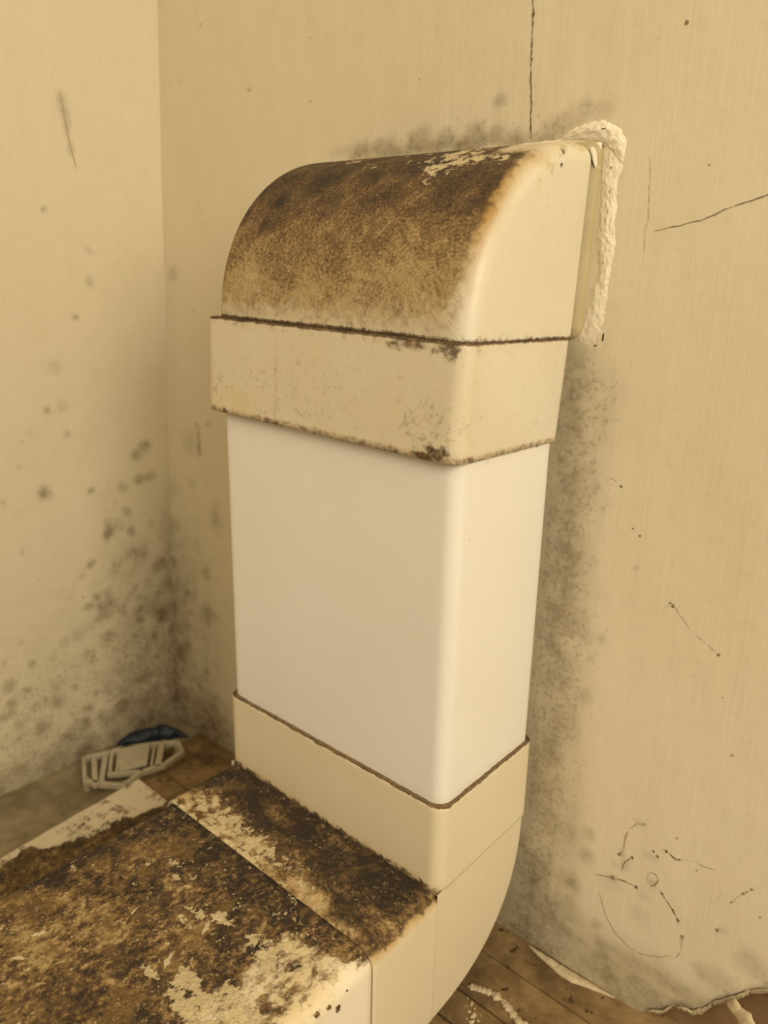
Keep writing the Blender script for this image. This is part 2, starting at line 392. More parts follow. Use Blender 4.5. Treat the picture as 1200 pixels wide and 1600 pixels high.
def dot_mark(mb, px, py, rpx, mat, left=False, seed=0):
    p = on_left(px, py) if left else hit(px, py, 1, YW); r = rpx*.00032
    rnd = random.Random(seed+int(px*7+py)); v = []
    for k in range(9):
        a = k*math.tau/9; q = r*rnd.uniform(.6, 1.25)
        u_, w_ = (p[1] if left else p[0])+q*math.cos(a), p[2]+q*1.2*math.sin(a)
        v.append((xleft(w_)+float(wall_h(u_, w_))+.0003, u_, w_) if left else (u_, YW-float(wall_h(u_, w_))-.0003, w_))
    mb.add(v, [tuple(range(9))], mat)

mb = build_back_wall()
line_marks(mb, [(836,-160),(833,-30),(833,20),(831,60),(829,120),(830,160),(829,200),(831,220)], .9, 2, seed=3, breaks=.12, jit=.35)
line_marks(mb, [(1022,362),(1060,353),(1100,343),(1140,325),(1200,305),(1260,286),(1330,240)], .55, 2, seed=5, breaks=.05)
line_marks(mb, [(1032,960),(1048,940),(1062,960),(1080,985),(1125,1025)], .45, 3, seed=6)
line_marks(mb, [(930,1366),(958,1371),(975,1376),(996,1386)], .9, 2, seed=8, breaks=.2)
line_marks(mb, [(1021,1382),(1033,1393),(1045,1412),(1053,1424),(1060,1440)], .95, 2, seed=9, breaks=.2)
line_marks(mb, [(1060,1440),(1064,1455),(1066,1470),(1064,1490),(1050,1500)], .5, 3, seed=10)
line_marks(mb, [(1012,1376),(1011,1369),(1017,1363),(1026,1366),(1029,1374),(1024,1382),(1016,1384)], .8, 2, seed=11)
line_marks(mb, [(936,1390),(945,1425),(960,1455),(978,1475),(1000,1490),(1030,1495),(1050,1494)], .6, 3, seed=12, breaks=.1)
line_marks(mb, [(1035,1325),(1048,1334),(1056,1342),(1068,1344)], 1.1, 2, seed=13, breaks=.15)
line_marks(mb, [(1085,1345),(1100,1353),(1118,1359)], .6, 3, seed=14, breaks=.05)
line_marks(mb, [(1068,1344),(1085,1345)], .4, 3, seed=15)
line_marks(mb, [(972,1362),(974,1350),(982,1344),(990,1338)], 1.1, 2, seed=16)
line_marks(mb, [(968,1338),(975,1325),(978,1308),(984,1294),(996,1287),(1010,1288)], .8, 3, seed=17)
line_marks(mb, [(1143,1410),(1162,1395),(1180,1388),(1198,1378)], .5, 3, seed=18)
line_marks(mb, [(1016,240),(1015,290),(1013,340),(1008,360),(1005,420)], .4, 3, seed=19)
line_marks(mb, [(942,752),(955,746),(970,760)], .35, 3, seed=20)
line_marks(mb, [(995,900),(992,888),(999,880)], .4, 3, seed=22)
line_marks(mb, [(845,985),(856,1005),(863,1025)], .5, 3, seed=23)
for (px, py, r, mt) in [(833,23,4.5,2),(831,93,2.5,2),(829,150,2,2),(1073,35,4,2),(1109,258,1.6,2),(656,123,2,3),(971,760,3,2),(1000,837,2.4,2),(989,826,1.8,2),(1052,947,4,2),(1048,942,2,2),(1123,1023,3,2),
    (1130,1090,1.8,3),(968,1335,4,2),(988,1340,3.5,2),(957,1371,4.5,2),(994,1386,4,2),(1035,1396,3,2),(1052,1422,3,2),(1059,1437,4,2),(1066,1464,4,2),(1121,1453,3.5,2),(1162,1396,3,2),(1167,1394,2,2),(1175,1389,2,2),
    (1143,1410,2,2),(1058,1309,2.5,3),(1005,1288,3,3),(991,1290,2,2),(978,1307,3,3),(1089,1360,2,3),(1188,1433,2.5,3),(563,243,3,2),(1145,1180,3,3),(1022,1330,3,2),(1028,1338,3.5,2),(1042,1330,3.5,2),(1062,1343,3,2),
    (390,141,2.5,3),(313,38,2,3),(485,58,2,3),(485,158,2,3)]:
    dot_mark(mb, px, py, r, mt)
tag(mb.build('wall_back', [M_wall, M_plaster, M_crack, M_faint], fix=False), kind='structure')

mb = MB()
ys = np.concatenate([np.arange(0, .36, .0022), np.linspace(.363, 1.6, 25)])
t = np.concatenate([np.arange(0, .90, .0025), np.linspace(.905, 2.0, 22)])
S, T = np.meshgrid(ys, t, indexing='ij')
Yl = YW+.002-S; Zl = ZF-.012+T; Xl = xleft(Zl)+wall_h(Yl, Zl)
fine = (S < .36)
n1 = fbm(Yl*38, Zl*26, 51, 4)
dirt = splat(Yl, Zl, left_spots(LSP))*fine
cz = ss(-.16, -.44, Zl); cs = ss(.30, .02, S)
near = ss(.13, .0, S)*ss(-.12, -.36, Zl)
dirt = 1-(1-dirt)*(1-.34*cz*cs*(.3+1.0*n1))*(1-.52*near*(.3+n1))*(1-.62*ss(ZF+.07, ZF-.005, Zl)*(.3+.8*n1))  # darker low down, towards the corner and along the floor
blot = ss(.58, .78, fbm(Yl*85, Zl*62, 61, 3))
dirt = 1-(1-dirt)*(1-.45*blot*ss(-.33, -.42, Zl)*ss(-.55, -.50, Zl)*ss(.34, .1, S))
dirt = 1-(1-dirt)*(1-.30*blot*ss(-.15, -.30, Zl)*ss(.13, .05, S))
speck = .30*ss(-.30, -.42, Zl)*ss(.40, .2, S)+.15*near
mb.grid(np.stack([Xl, Yl, Zl], -1), 0, dirt=dirt, speck=speck, pale=0.0)
line_marks(mb, [(94,142),(98,165),(101,185),(106,210),(113,238),(121,266)], 1.0, 1, left=True, seed=31, breaks=.0)
for (px, py, r) in [(68,327,4),(117,495,4),(142,767,4),(105,679,4),(73,641,4),(36,1076,3),(46,1079,3),(130,933,4),(167,928,5),(222,970,4),(40,1105,3),(36,1118,3),(35,1138,3),(60,1160,2.5),(30,1148,2.5),(88,1125,2.5)]:
    dot_mark(mb, px, py, r, 1, left=True)
tag(mb.build('wall_left', [M_wall, M_faint], fix=False), kind='structure')

# brown backing seen where the plaster has fallen away
mb = MB(); mb.box((-.56, YW+.0125, ZF-.03), (1.4, YW+.03, 1.45))
tag(mb.build('trim_1', M_sub, smooth=False), kind='structure')

# floor: boards running along the back wall, dusty screed in front and to the left
mb = MB()
zf = ZF
def slab(x0, x1, y0, y1, ztop, mat):
    mb.box((x0, y0, ztop-.02), (x1, y1, ztop), mat)
s1 = hit(755, 1490, 2, ZF)[1]*.5+hit(930, 1600, 2, ZF)[1]*.5
s2 = hit(715, 1550, 2, ZF)[1]*.5+hit(800, 1600, 2, ZF)[1]*.5
s3 = 0.024
slab(-.473, 1.3, s1+.0007, YW+.0124, zf, 0)
slab(-.473, 1.3, s2+.0007, s1-.0007, zf+.0004, 0)
slab(-.473, 1.3, s3+.0007, s2-.0007, zf, 0)
slab(-.80, -.3007, -1.2, s3-.0007, zf-.0005, 1)
for k in range(12): slab(-.3, 1.3, s3-.0007-.05*(k+1), s3-.0014-.05*k, zf, 0)
slab(-.80, -.4745, s3, YW+.0124, zf-.0005, 1)
slab(-.80, 1.3, -1.2, YW+.0124, zf-.006, 2)
tag(mb.build('floor', [M_wood, M_screed, M_hole], smooth=False, bevel=.0006), kind='structure')

# ------------------------------------------------------------------ duct geometry
def rrect_loop(x0, x1, a0, a1, r, step=.0028, nr=7):
    """rounded rectangle in (x, a); starts at corner (x1,a0) running towards a1"""
    pts = []
    def seg(p, q):
        n = max(1, int(math.hypot(q[0]-p[0], q[1]-p[1])/step))
        for k in range(n): pts.append((p[0]+(q[0]-p[0])*k/n, p[1]+(q[1]-p[1])*k/n))
    def arc(c, s):
        for k in range(nr): 
            t = s+(math.pi/2)*k/nr; pts.append((c[0]+r*math.cos(t), c[1]+r*math.sin(t)))
    seg((x1, a0+r), (x1, a1-r)); arc((x1-r, a1-r), 0)
    seg((x1-r, a1), (x0+r, a1)); arc((x0+r, a1-r), math.pi/2)
    seg((x0, a1-r), (x0, a0+r)); arc((x0+r, a0+r), math.pi)
    seg((x0+r, a0), (x1-r, a0)); arc((x1-r, a0+r), math.pi*1.5)
    return np.array(pts)

def tube_z(mb, loops, mask=None, mat=0):
    """loops: list of (x0,x1,y0,y1,r,z): equal point counts"""
    ref = rrect_loop(*loops[0][:5])
    P = []
    for (x0, x1, y0, y1, r, z) in loops:
        L = rrect_loop(x0, x1, y0, y1, max(r, 1e-4), step=.0028)
        if len(L) != len(ref):   # resample by corner-preserving affine map of the first loop
            a = loops[0]
            L = np.stack([x0+(ref[:, 0]-a[0])*(x1-x0)/(a[1]-a[0]), y0+(ref[:, 1]-a[2])*(y1-y0)/(a[3]-a[2])], -1)
        P.append(np.stack([L[:, 0], L[:, 1], np.full(len(L), z)], -1))
    P = np.array(P)
    att = mask(P[..., 0], P[..., 1], P[..., 2]) if mask else {}
    mb.grid(P, mat, closed=True, **att)
def tube_y(mb, loops, mask=None, mat=0):
    """same with the tube running along y: (x0,x1,z0,z1,r,y)"""
    ref = rrect_loop(*loops[0][:5]); P = []
    for (x0, x1, z0, z1, r, y) in loops:
        L = rrect_loop(x0, x1, z0, z1, max(r, 1e-4))
        if len(L) != len(ref):
            a = loops[0]
            L = np.stack([x0+(ref[:, 0]-a[0])*(x1-x0)/(a[1]-a[0]), z0+(ref[:, 1]-a[2])*(z1-z0)/(a[3]-a[2])], -1)
        P.append(np.stack([L[:, 0], np.full(len(L), y), L[:, 1]], -1))
    P = np.array(P)
    att = mask(P[..., 0], P[..., 1], P[..., 2]) if mask else {}
    mb.grid(P, mat, closed=True, **att)
def elbow_body(mb, x0, x1, R, n, r, centre, signs, mask, th_n=56):
    """quarter bend about the inner corner; signs give the (y, z) direction of theta=0 / theta=90"""
    # cross-section loop in (x, rho): side, outer corner, outer face, corner, side (open at the pivot)
    def loop(Rt):
        p = []
        for k in range(34): p.append((x1, (Rt-r)*k/34))
        for k in range(9): a = math.pi/2*k/9; p.append((x1-r+r*math.cos(a), Rt-r+r*math.sin(a)))
        for k in range(84): p.append((x1-r+(x0-x1+2*r)*k/84, Rt))
        for k in range(9): a = math.pi/2+math.pi/2*k/9; p.append((x0+r+r*math.cos(a), Rt-r+r*math.sin(a)))
        for k in range(35): p.append((x0, (Rt-r)*(1-k/34)))
        return np.array(p)
    P = []; RH = []; TH = []
    for i in range(th_n+1):
        th = math.pi/2*i/th_n
        Rt = R*(abs(math.cos(th))**n+abs(math.sin(th))**n)**(-1/n)
        L = loop(Rt)
        y = centre[0]+signs[0]*L[:, 1]*math.cos(th); z = centre[1]+signs[1]*L[:, 1]*math.sin(th)
        P.append(np.stack([L[:, 0], y, z], -1)); RH.append(L[:, 1]); TH.append(np.full(len(L), th))
    P = np.array(P)
    mb.grid(P, 0, **mask(P[..., 0], P[..., 1], P[..., 2], np.array(RH), np.array(TH)))

def blots(U, V, lst, seed=3, f=150):
    out = np.zeros(U.shape); w = .9*(fbm(U*f, V*f, seed, 3)-.5)
    for (u, v, ru, rv, s) in lst:
        d = np.sqrt(((U-u)/ru)**2+((V-v)/rv)**2)
        out = np.maximum(out, s*ss(1.2, .4, d+w))
    return out

# ---------------- upper elbow (bends into the wall)
up = tag(empty('duct_elbow', (0, 0, 0)),
         'upper cream plastic duct elbow with brown mouldy curved top, bending into the back wall', 'duct elbow')
up.rotation_euler = (0, math.radians(1.95), 0)
UX0, UX1 = -W-.0065, .0035
BX0, BX1 = -W+.0018, .0008
UR = .1208
def m_upbody(X, Y, Z, RH, TH):
    Rt = UR*(np.abs(np.cos(TH))**2.1+np.abs(np.sin(TH))**2.1)**(-1/2.1)
    q = (X-(BX1-.0115))+(Rt-RH)      # distance past the front edge, round on to the side face
    n1 = fbm(X*26, Z*26+Y*20, 71, 4); n2 = fbm(X*70, Z*50, 72, 3)
    outer = ss(UR*.86, UR*.965, RH) * ss(BX1-.0005, BX1-.011, X)
    # mould creeps over the rounded edge a little at the top
    ztop = ss(.018, .055, Z-.012*(n1-.5)*2)
    right = ss(.012, -.012, q+.010*(n1-.5))
    topsidefree = 1-ss(.103, .114, Z)*ss(BX1-.050, BX1-.024, X-.016*(n1-.5)+(.12-Z)*.5)
    left = ss(BX0+.0005, BX0+.006, X)
    hv = ss(-.002, .060, Z+.02*(n1-.5))
    mold = (0.66*ss(-.008, .026, Z)+.60*ss(.010, .080, Z+.028*(n1-.5)))*right*topsidefree*(.55+.45*left)
    tone = .10+.60*ss(.02, .108, Z+.03*(n1-.5)) - .12*(1-left)
    halo = 1.0*ss(.024, .002, q+.006*(n1-.5))*ss(.0, .07, Z)*(.35+.65*topsidefree)
    halo = np.maximum(halo, (.34+.3*n1)*ss(-.012, .014, Z)*right)
    flake = .50*(.55+.6*n2)*blots(X, Z, [(-.066, .112, .028, .010, 1), (-.088, .108, .020, .006, .9), (-.050, .107, .018, .006, .9), (-.118, .116, .008, .003, 1), (-.165, .113, .014, .003, 1), (-.135, .107, .012, .005, .85),
                             (-.030, .106, .010, .005, .8), (-.100, .116, .012, .003, .9), (-.182, .116, .018, .003, 1), (-.075, .102, .018, .006, .75), (-.185,.105,.010,.003,.7)], 5, 160)
    flake = flake+.30*blots(X, Z, [(-.07, .100, .05, .02, 1)], 6)*ss(.4, .7, n2)
    flake = flake+.55*blots(X, Z+Y*0, [(.0, .112, .016, .008, 1)], 8)*0
    # rim line of dirt above the seam
    rim = 1.0*ss(.0016, .0004, Z-.0006*n2)+.40*ss(.008, .0, Z)*n2
    mold = np.maximum(mold, rim*(.55+.35*ss(BX1-.02, BX1-.06, X)))
    tone = tone+.5*ss(.008, .002, Z)
    darks = blots(X, Z, [(-.196, .083, .008, .006, 1), (-.187, .066, .010, .006, 1), (-.197, .066, .005, .005, 1), (-.222, .072, .006, .010, .9), (-.16,.095,.02,.012,.8)], 9)
    tone = tone+.25*darks; mold = np.maximum(mold, darks*.9)
    # crust on the top of the side face
    crust = blots(Y, Z, [(.088, .115, .012, .006, 1), (.108, .118, .014, .005, .9), (.072, .101, .007, .005, .9), (.062, .090, .004, .005, .8)], 13, 200)*ss(BX1-.012, BX1-.002, X)
    yel = .35*crust+.10*ss(BX1-.03, BX1-.2, X)*ss(.05, .0, Z)
    flake = np.maximum(flake, .62*crust)
    pts = blots(Y, Z, [(.088, .111, .0022, .002, 1), (.083, .108, .0018, .002, 1), (.094, .116, .002, .002, 1), (.085, .104, .0015, .0015, 1), (.04,.055,.0012,.0012,1)], 15, 300)*ss(BX1-.006, BX1-.001, X)
    mold = np.maximum(mold, pts*.9); 
    return dict(mold=mold, tone=tone, halo=halo, flake=flake, yellow=yel)
mb = MB(); elbow_body(mb, BX0, BX1, UR, 2.10, .0115, (D-.0005, 0), (-1, 1), m_upbody, 64)
mb.build('bend', M_fit, up)
# socket around the vertical pipe
def m_upsock(X, Y, Z):
    n1 = fbm(X*60, Z*60+Y*40, 81, 4); n2 = fbm(X*150+Y*150, Z*150, 82, 3)
    front = ss(.02, .006, Y)
    top = ss(-.005, -.0002, Z+.002*n2)
    bot = ss(ZU+.0035, ZU+.0005, Z-.003*n2)
    top = ss(-.0022, -.0006, Z); mold = .85*top+.34*ss(-.010, -.001, Z)*n2*front
    mold = np.maximum(mold, .55*bot*(.35+.6*n2))
    g = blots(X, Z, [(-.012, ZU+.006, .010, .005, .7), (-.020, ZU+.002, .018, .003, .8), (-.02, ZU+.022, .03, .016, .16), (-.04, -.004, .02, .004, .55), (-.225, -.05, .012, .02, .14), (-.15,-.045,.09,.03,.08), (-.01,-.004,.012,.006,.6)], 83)*front
    mold = np.maximum(mold, g)
    halo = .05*n1*front + .35*bot+.25*ss(-.006, 0, Z)
    seam = ss(.0008, .0002, np.abs(X+.159))*front
    halo = np.maximum(halo, .30*seam)
    yel = .16*front*(.5+n1)+.25*blots(X, Z, [(-.21, ZU+.012, .04, .012, 1)], 84)*front
    return dict(mold=mold, tone=.45+.3*n2, halo=halo, flake=0*X, yellow=yel)
mb = MB()
zs = np.linspace(0, ZU, 30)
L = [(BX0+.001, BX1-.001, .0035, D-.004, .008, -.0008), (UX0+.0012, UX1-.0012, -.0008, D-.0012, .0095, -.0002), (UX0+.0003, UX1-.0003, -.0018, D-.0003, .010, -.0010)]
L = [(UX0, UX1, -.0020, D, .010, -.0022)] + [(UX0-.0000, UX1-.0014*k/28, -.0020-.0012*k/28, D, .010, -.0022+(ZU+.0022)*k/28) for k in range(1, 29)]
top = [(BX0+.004, BX1-.003, .004, D-.004, .007, -.0003), (UX0+.0015, UX1-.0015, -.0006, D-.0015, .010, -.0003), (UX0+.0004, UX1-.0004, -.0017, D-.0004, .010, -.0009)]
bot = [(UX0+.0008, UX1-.0022, -.0024, D-.0008, .010, ZU-.0006), (UX0+.0026, UX1-.004, -.0008, D-.0026, .0085, ZU-.0006), (UX0+.0030, UX1-.0044, .0, D-.003, .008, ZU+.02)]
allL = top+L+bot
a0 = L[0]; ref = rrect_loop(*a0[:5])
P = []
for (x0, x1, y0, y1, r, z) in allL:
    Q = np.stack([x0+(ref[:, 0]-a0[0])*(x1-x0)/(a0[1]-a0[0]), y0+(ref[:, 1]-a0[2])*(y1-y0)/(a0[3]-a0[2])], -1)
    P.append(np.stack([Q[:, 0], Q[:, 1], np.full(len(Q), z)], -1))
P = np.array(P); mb.grid(P, 0, closed=True, **m_upsock(P[..., 0], P[..., 1], P[..., 2]))
tag(mb.build('lower_socket', M_fit, up), 'plain cream socket band below the mouldy bend')
# socket that enters the wall
mb = MB()
z0, z1 = .001, UR
LL = [(BX0+.004, BX1-.004, z0+.003, z1-.004, .007, D-.002), (BX0+.003, BX1-.0026, z0+.002, z1-.0032, .007, D+.0022), (BX0-.001, BX1+.0030, z0-.001, z1+.0016, .009, D+.0030), (BX0-.002, BX1+.0036, z0-.002, z1+.0022, .010, D+.0042), (BX0-.002, BX1+.0036, z0-.002, z1+.0022, .010, D+.02)]
tube_y(mb, LL)
tag(mb.build('wall_socket', M_sock, up), 'dull olive rim between the bend and the plaster')

# ---------------- white upright pipe
PX0, PX1, PY0, PY1 = -W+.0030, -.0027, .0030, D-.0032
def m_pipe(X, Y, Z):
    z = np.zeros(X.shape)
    side = ss(.004, .010, Y)
    top = ss(ZU-.010, ZU-.001, Z)
    n2 = fbm(X*150+Y*150, Z*150, 92, 3)
    dots = blots(Y, Z, [(.030, -.116, .0011, .0013, 1), (.070, -.133, .0012, .0012, 1), (.018, -.122, .0010, .0010, .9), (.022, -.156, .0016, .0010, .6), (.06,-.2,.0012,.0012,.4)], 93, 60)*ss(PX1-.004, PX1-.001, X)
    d2 = blots(X, Z, [(-.0335, -.100, .0016, .0020, .55), (-.030, -.205, .0016, .0022, .5), (-.02, -.175, .001, .001, .4), (-.0215, -.105, .001, .001, .2)], 94, 120)*ss(.009, .004, Y)
    grime = .34*top*n2*side
    grime = np.maximum(grime, .30*ss(.100, .116, Y)*ss(ZU-.03, ZU, Z)*n2)
    halo = .10*ss(ZL+.010, ZL, Z)
    return dict(mold=np.maximum(np.maximum(dots, d2)*.85, grime), tone=z+.55, halo=halo, flake=z, yellow=.06*top+z)
mb = MB()
tube_z(mb, [(PX0, PX1, PY0, PY1, .0095, z) for z in np.linspace(ZU+.012, ZL-.010, 140)], m_pipe)
pp = tag(mb.build('duct_pipe', M_pipe), 'clean white rectangular duct pipe standing upright between the two cream elbows', 'duct pipe')

# ---------------- lower elbow (turns forward on to the floor)
lo = tag(empty('duct_elbow', (0, 0, 0)),
         'lower cream plastic duct elbow by the floor, black mould on its flat top', 'duct elbow')
def ring_path(kind, rims, body):
    """outer skin with a lip at the open end"""
def m_losock(X, Y, Z):
    n2 = fbm(X*160+Y*160, Z*160, 102, 3); n1 = fbm(X*50+Y*50, Z*50, 103, 3)
    lip = ss(ZL-.0022, ZL-.0006, Z-.0008*n2)
    foot = ss(ZT+.0075, ZT+.0005, Z+.006*(.5-n2))*ss(.012, .004, Y)*ss(.006, -.010, X)
    seam = ss(.0008, .0002, np.abs(X+.152))*ss(.01, .004, Y)*ss(ZT+.045, ZT+.03, Z)
    return dict(mold=np.maximum(.95*lip*(.6+.5*n2), .60*foot), tone=.42+.25*n2, halo=np.maximum(.45*foot, np.maximum(.22*seam, .35*lip)), flake=0*X, yellow=.18*ss(ZT+.04, ZT, Z)*ss(.012, .004, Y)+.08*n1)
mb = MB()
LL = [(PX0-.0002, PX1+.0002, PY0-.0002, PY1+.0002, .0095, ZL-.012), (PX0-.0002, PX1+.0002, PY0-.0002, PY1+.0002, .0095, ZL-.0010), (-W+.0016, -.0014, .0014, D-.0016, .0100, ZL+.0000), (-W+.0006, -.0006, .0006, D-.0006, .0100, ZL-.0003)]
LL += [(-W, 0, 0, D, .0100, ZL-.0012+(ZT+.0012-ZL)*k/26) for k in range(27)]
LL += [(-W+.0004, -.0004, .0, D-.0006, .0100, ZT-.0006), (-W+.0016, -.0009, .0, D-.0055, .0100, ZT-.0022), (-W+.0016, -.0009, .0002, D-.0065, .0100, ZT-.03)]
def resample_tube(mb, LL, base, mask, axis, mat=0):
    a0 = LL[base]; ref = rrect_loop(*a0[:5]); P = []
    for (x0, x1, y0, y1, r, z) in LL:
        Q = np.stack([x0+(ref[:, 0]-a0[0])*(x1-x0)/(a0[1]-a0[0]), y0+(ref[:, 1]-a0[2])*(y1-y0)/(a0[3]-a0[2])], -1)
        if axis == 'z': P.append(np.stack([Q[:, 0], Q[:, 1], np.full(len(Q), z)], -1))
        else: P.append(np.stack([Q[:, 0], np.full(len(Q), z), Q[:, 1]], -1))
    P = np.array(P); mb.grid(P, mat, closed=True, **(mask(P[..., 0], P[..., 1], P[..., 2]) if mask else {}))
resample_tube(mb, LL, 6, m_losock, 'z')
sk = mb.build('upright_socket', M_low, lo)
tag(sk, 'clean cream collar holding the white pipe')
# dust bead on the rim
def bead(pts, r, seed, mat, name, parent, sq=.7, lump=.5, f=.35):
    mb = MB(); pts = np.array(pts, float); n = len(pts)
    T = np.gradient(pts, axis=0); T /= np.linalg.norm(T, axis=1)[:, None]
    upv = np.array([0, 0, 1.]); P = []
    k = np.arange(n); rr = r*(1-lump+2*lump*fbm(k*f, k*0+seed, seed, 3)); rr = rr*np.clip(np.minimum(k+1, n-k)/4, .15, 1)
    for i in range(n):
        s = np.cross(T[i], upv); s /= np.linalg.norm(s)+1e-9; u = np.cross(s, T[i])
        P.append([pts[i]+rr[i]*(math.cos(a)*s+sq*math.sin(a)*u) for a in np.linspace(0, math.tau, 10, endpoint=False)])
    mb.grid(np.array(P), 0, closed=True)
    return mb.build(name, mat, parent)
lp = rrect_loop(PX0-.0010, PX1+.0010, PY0-.0010, PY1+.0010, .0100, step=.0016)
# only the front and right runs show: order loop from the left end of the front face round to the back right
i0 = int(np.argmin((lp[:, 0]-PX0)**2+(lp[:, 1]-PY0)**2)); lp = np.roll(lp, -i0, axis=0)
i1 = int(np.argmin((lp[:, 0]-PX1)**2+(lp[:, 1]-PY1)**2))
kk = np.arange(i1+1)
bp = np.stack([lp[:i1+1, 0], lp[:i1+1, 1], ZL-.0003+.0008*(fbm(kk*.2, kk*0, 5, 3)-.5)], -1)
tag(bead(bp, .00135, 4, M_fluff, 'dust_line', lo, .8, .35), 'brown dust gathered along the rim of the collar')

# bend
def m_lobend(X, Y, Z, RH, TH):
    z = np.zeros(X.shape)
    n1 = fbm(X*40, Y*40+Z*40, 111, 3)
    return dict(mold=z, tone=z, halo=.06*n1, flake=z, yellow=.10*n1)
mb = MB(); elbow_body(mb, -W+.0014, -.0008, .1180, 2.35, .005, (-.0, ZT), (1, -1), m_lobend, 56)
mb.build('bend', M_low, lo)

# level socket
def topmask(X, Y, n):
    """mould on the flat top, in plan"""
    return n
def m_lvsock(X, Y, Z):
    top = ss(ZT-.010, ZT-.002, Z)
    n1 = fbm(X*45, Y*45, 121, 4); n2 = fbm(X*120+40, Y*120, 122, 4); n3 = fbm(X*28, Y*40, 125, 3)
    # light crusty strip towards the front rim, black towards the foot of the collar
    yy = (Y-YE)/(-YE)             # 0 front rim .. 1 foot
    right = ss(.006, -.009, X+.010*(n1-.5))
    bright = ss(.62, .12, yy+.55*(n1-.5)+.25*ss(-.08, -.01, X))
    mold = top*(1.05-.62*bright*ss(.3, .6, n2+.15))*(.25+.75*right)
    mold = np.maximum(mold, .45*ss(ZT-.016, ZT-.004, Z)*ss(-.012, -.004, X)*ss(YE+.02, YE+.05, Y)*n1)
    tone = .95-.55*bright+.10*(n1-.5)
    tone = tone-.45*blots(X, Y, [(-.150, -.020, .022, .010, .8), (-.09, -.010, .014, .005, .8), (-.052, -.038, .014, .010, .9), (-.110, -.035, .020, .010, .7), (-.035, -.030, .008, .008, .8), (-.018, -.045, .020, .012, 1), (-.075, -.060, .03, .008, .7)], 123)
    halo = ss(ZT-.013, ZT-.003, Z)*(.9-.3*bright)
    halo = halo*1.15
    tone = tone-.35*ss(-.02, -.004, X)
    flake = .50*bright*top*right*ss(-.03, -.14, X)*(.15+1.3*n2)+.26*bright*top*right*blots(X, Y, [(-.13, -.05, .06, .018, 1), (-.17, -.048, .06, .02, 1), (-.075, -.054, .03, .010, .8)], 124)
    front_edge = ss(YE+.0028, YE+.0004, Y)*top
    flake = flake+.35*front_edge*ss(-.05, -.12, X)
    return dict(mold=mold, tone=tone, halo=halo, flake=flake, yellow=.12*top+.08*n1)
mb = MB()
LL = [(PX0-.0002, PX1+.0002, ZT-D+.003, ZT-.0025, .0115, YE+.012), (PX0-.0002, PX1+.0002, ZT-D+.003, ZT-.0025, .0115, YE+.0010), (-W+.0016, -.0014, ZT-D+.0014, ZT-.0013, .0125, YE), (-W+.0006, -.0006, ZT-D+.0006, ZT-.0006, .0125, YE+.0003)]
LL += [(-W, 0, ZT-D, ZT, .0125, YE+.0012+(-.0012-YE)*k/27) for k in range(28)]
LL += [(-W+.0003, -.0003, ZT-D+.0006, ZT-.0002, .0125, .0006), (-W+.0016, -.0009, ZT-D+.005, ZT-.0003, .0125, .0014), (-W+.0016, -.0009, ZT-D+.02, ZT-.0004, .0125, .03)]
resample_tube(mb, LL, 6, m_lvsock, 'y')
tag(mb.build('level_socket', M_low, lo), 'socket lying on the floor with black mould and a crusted strip on top')

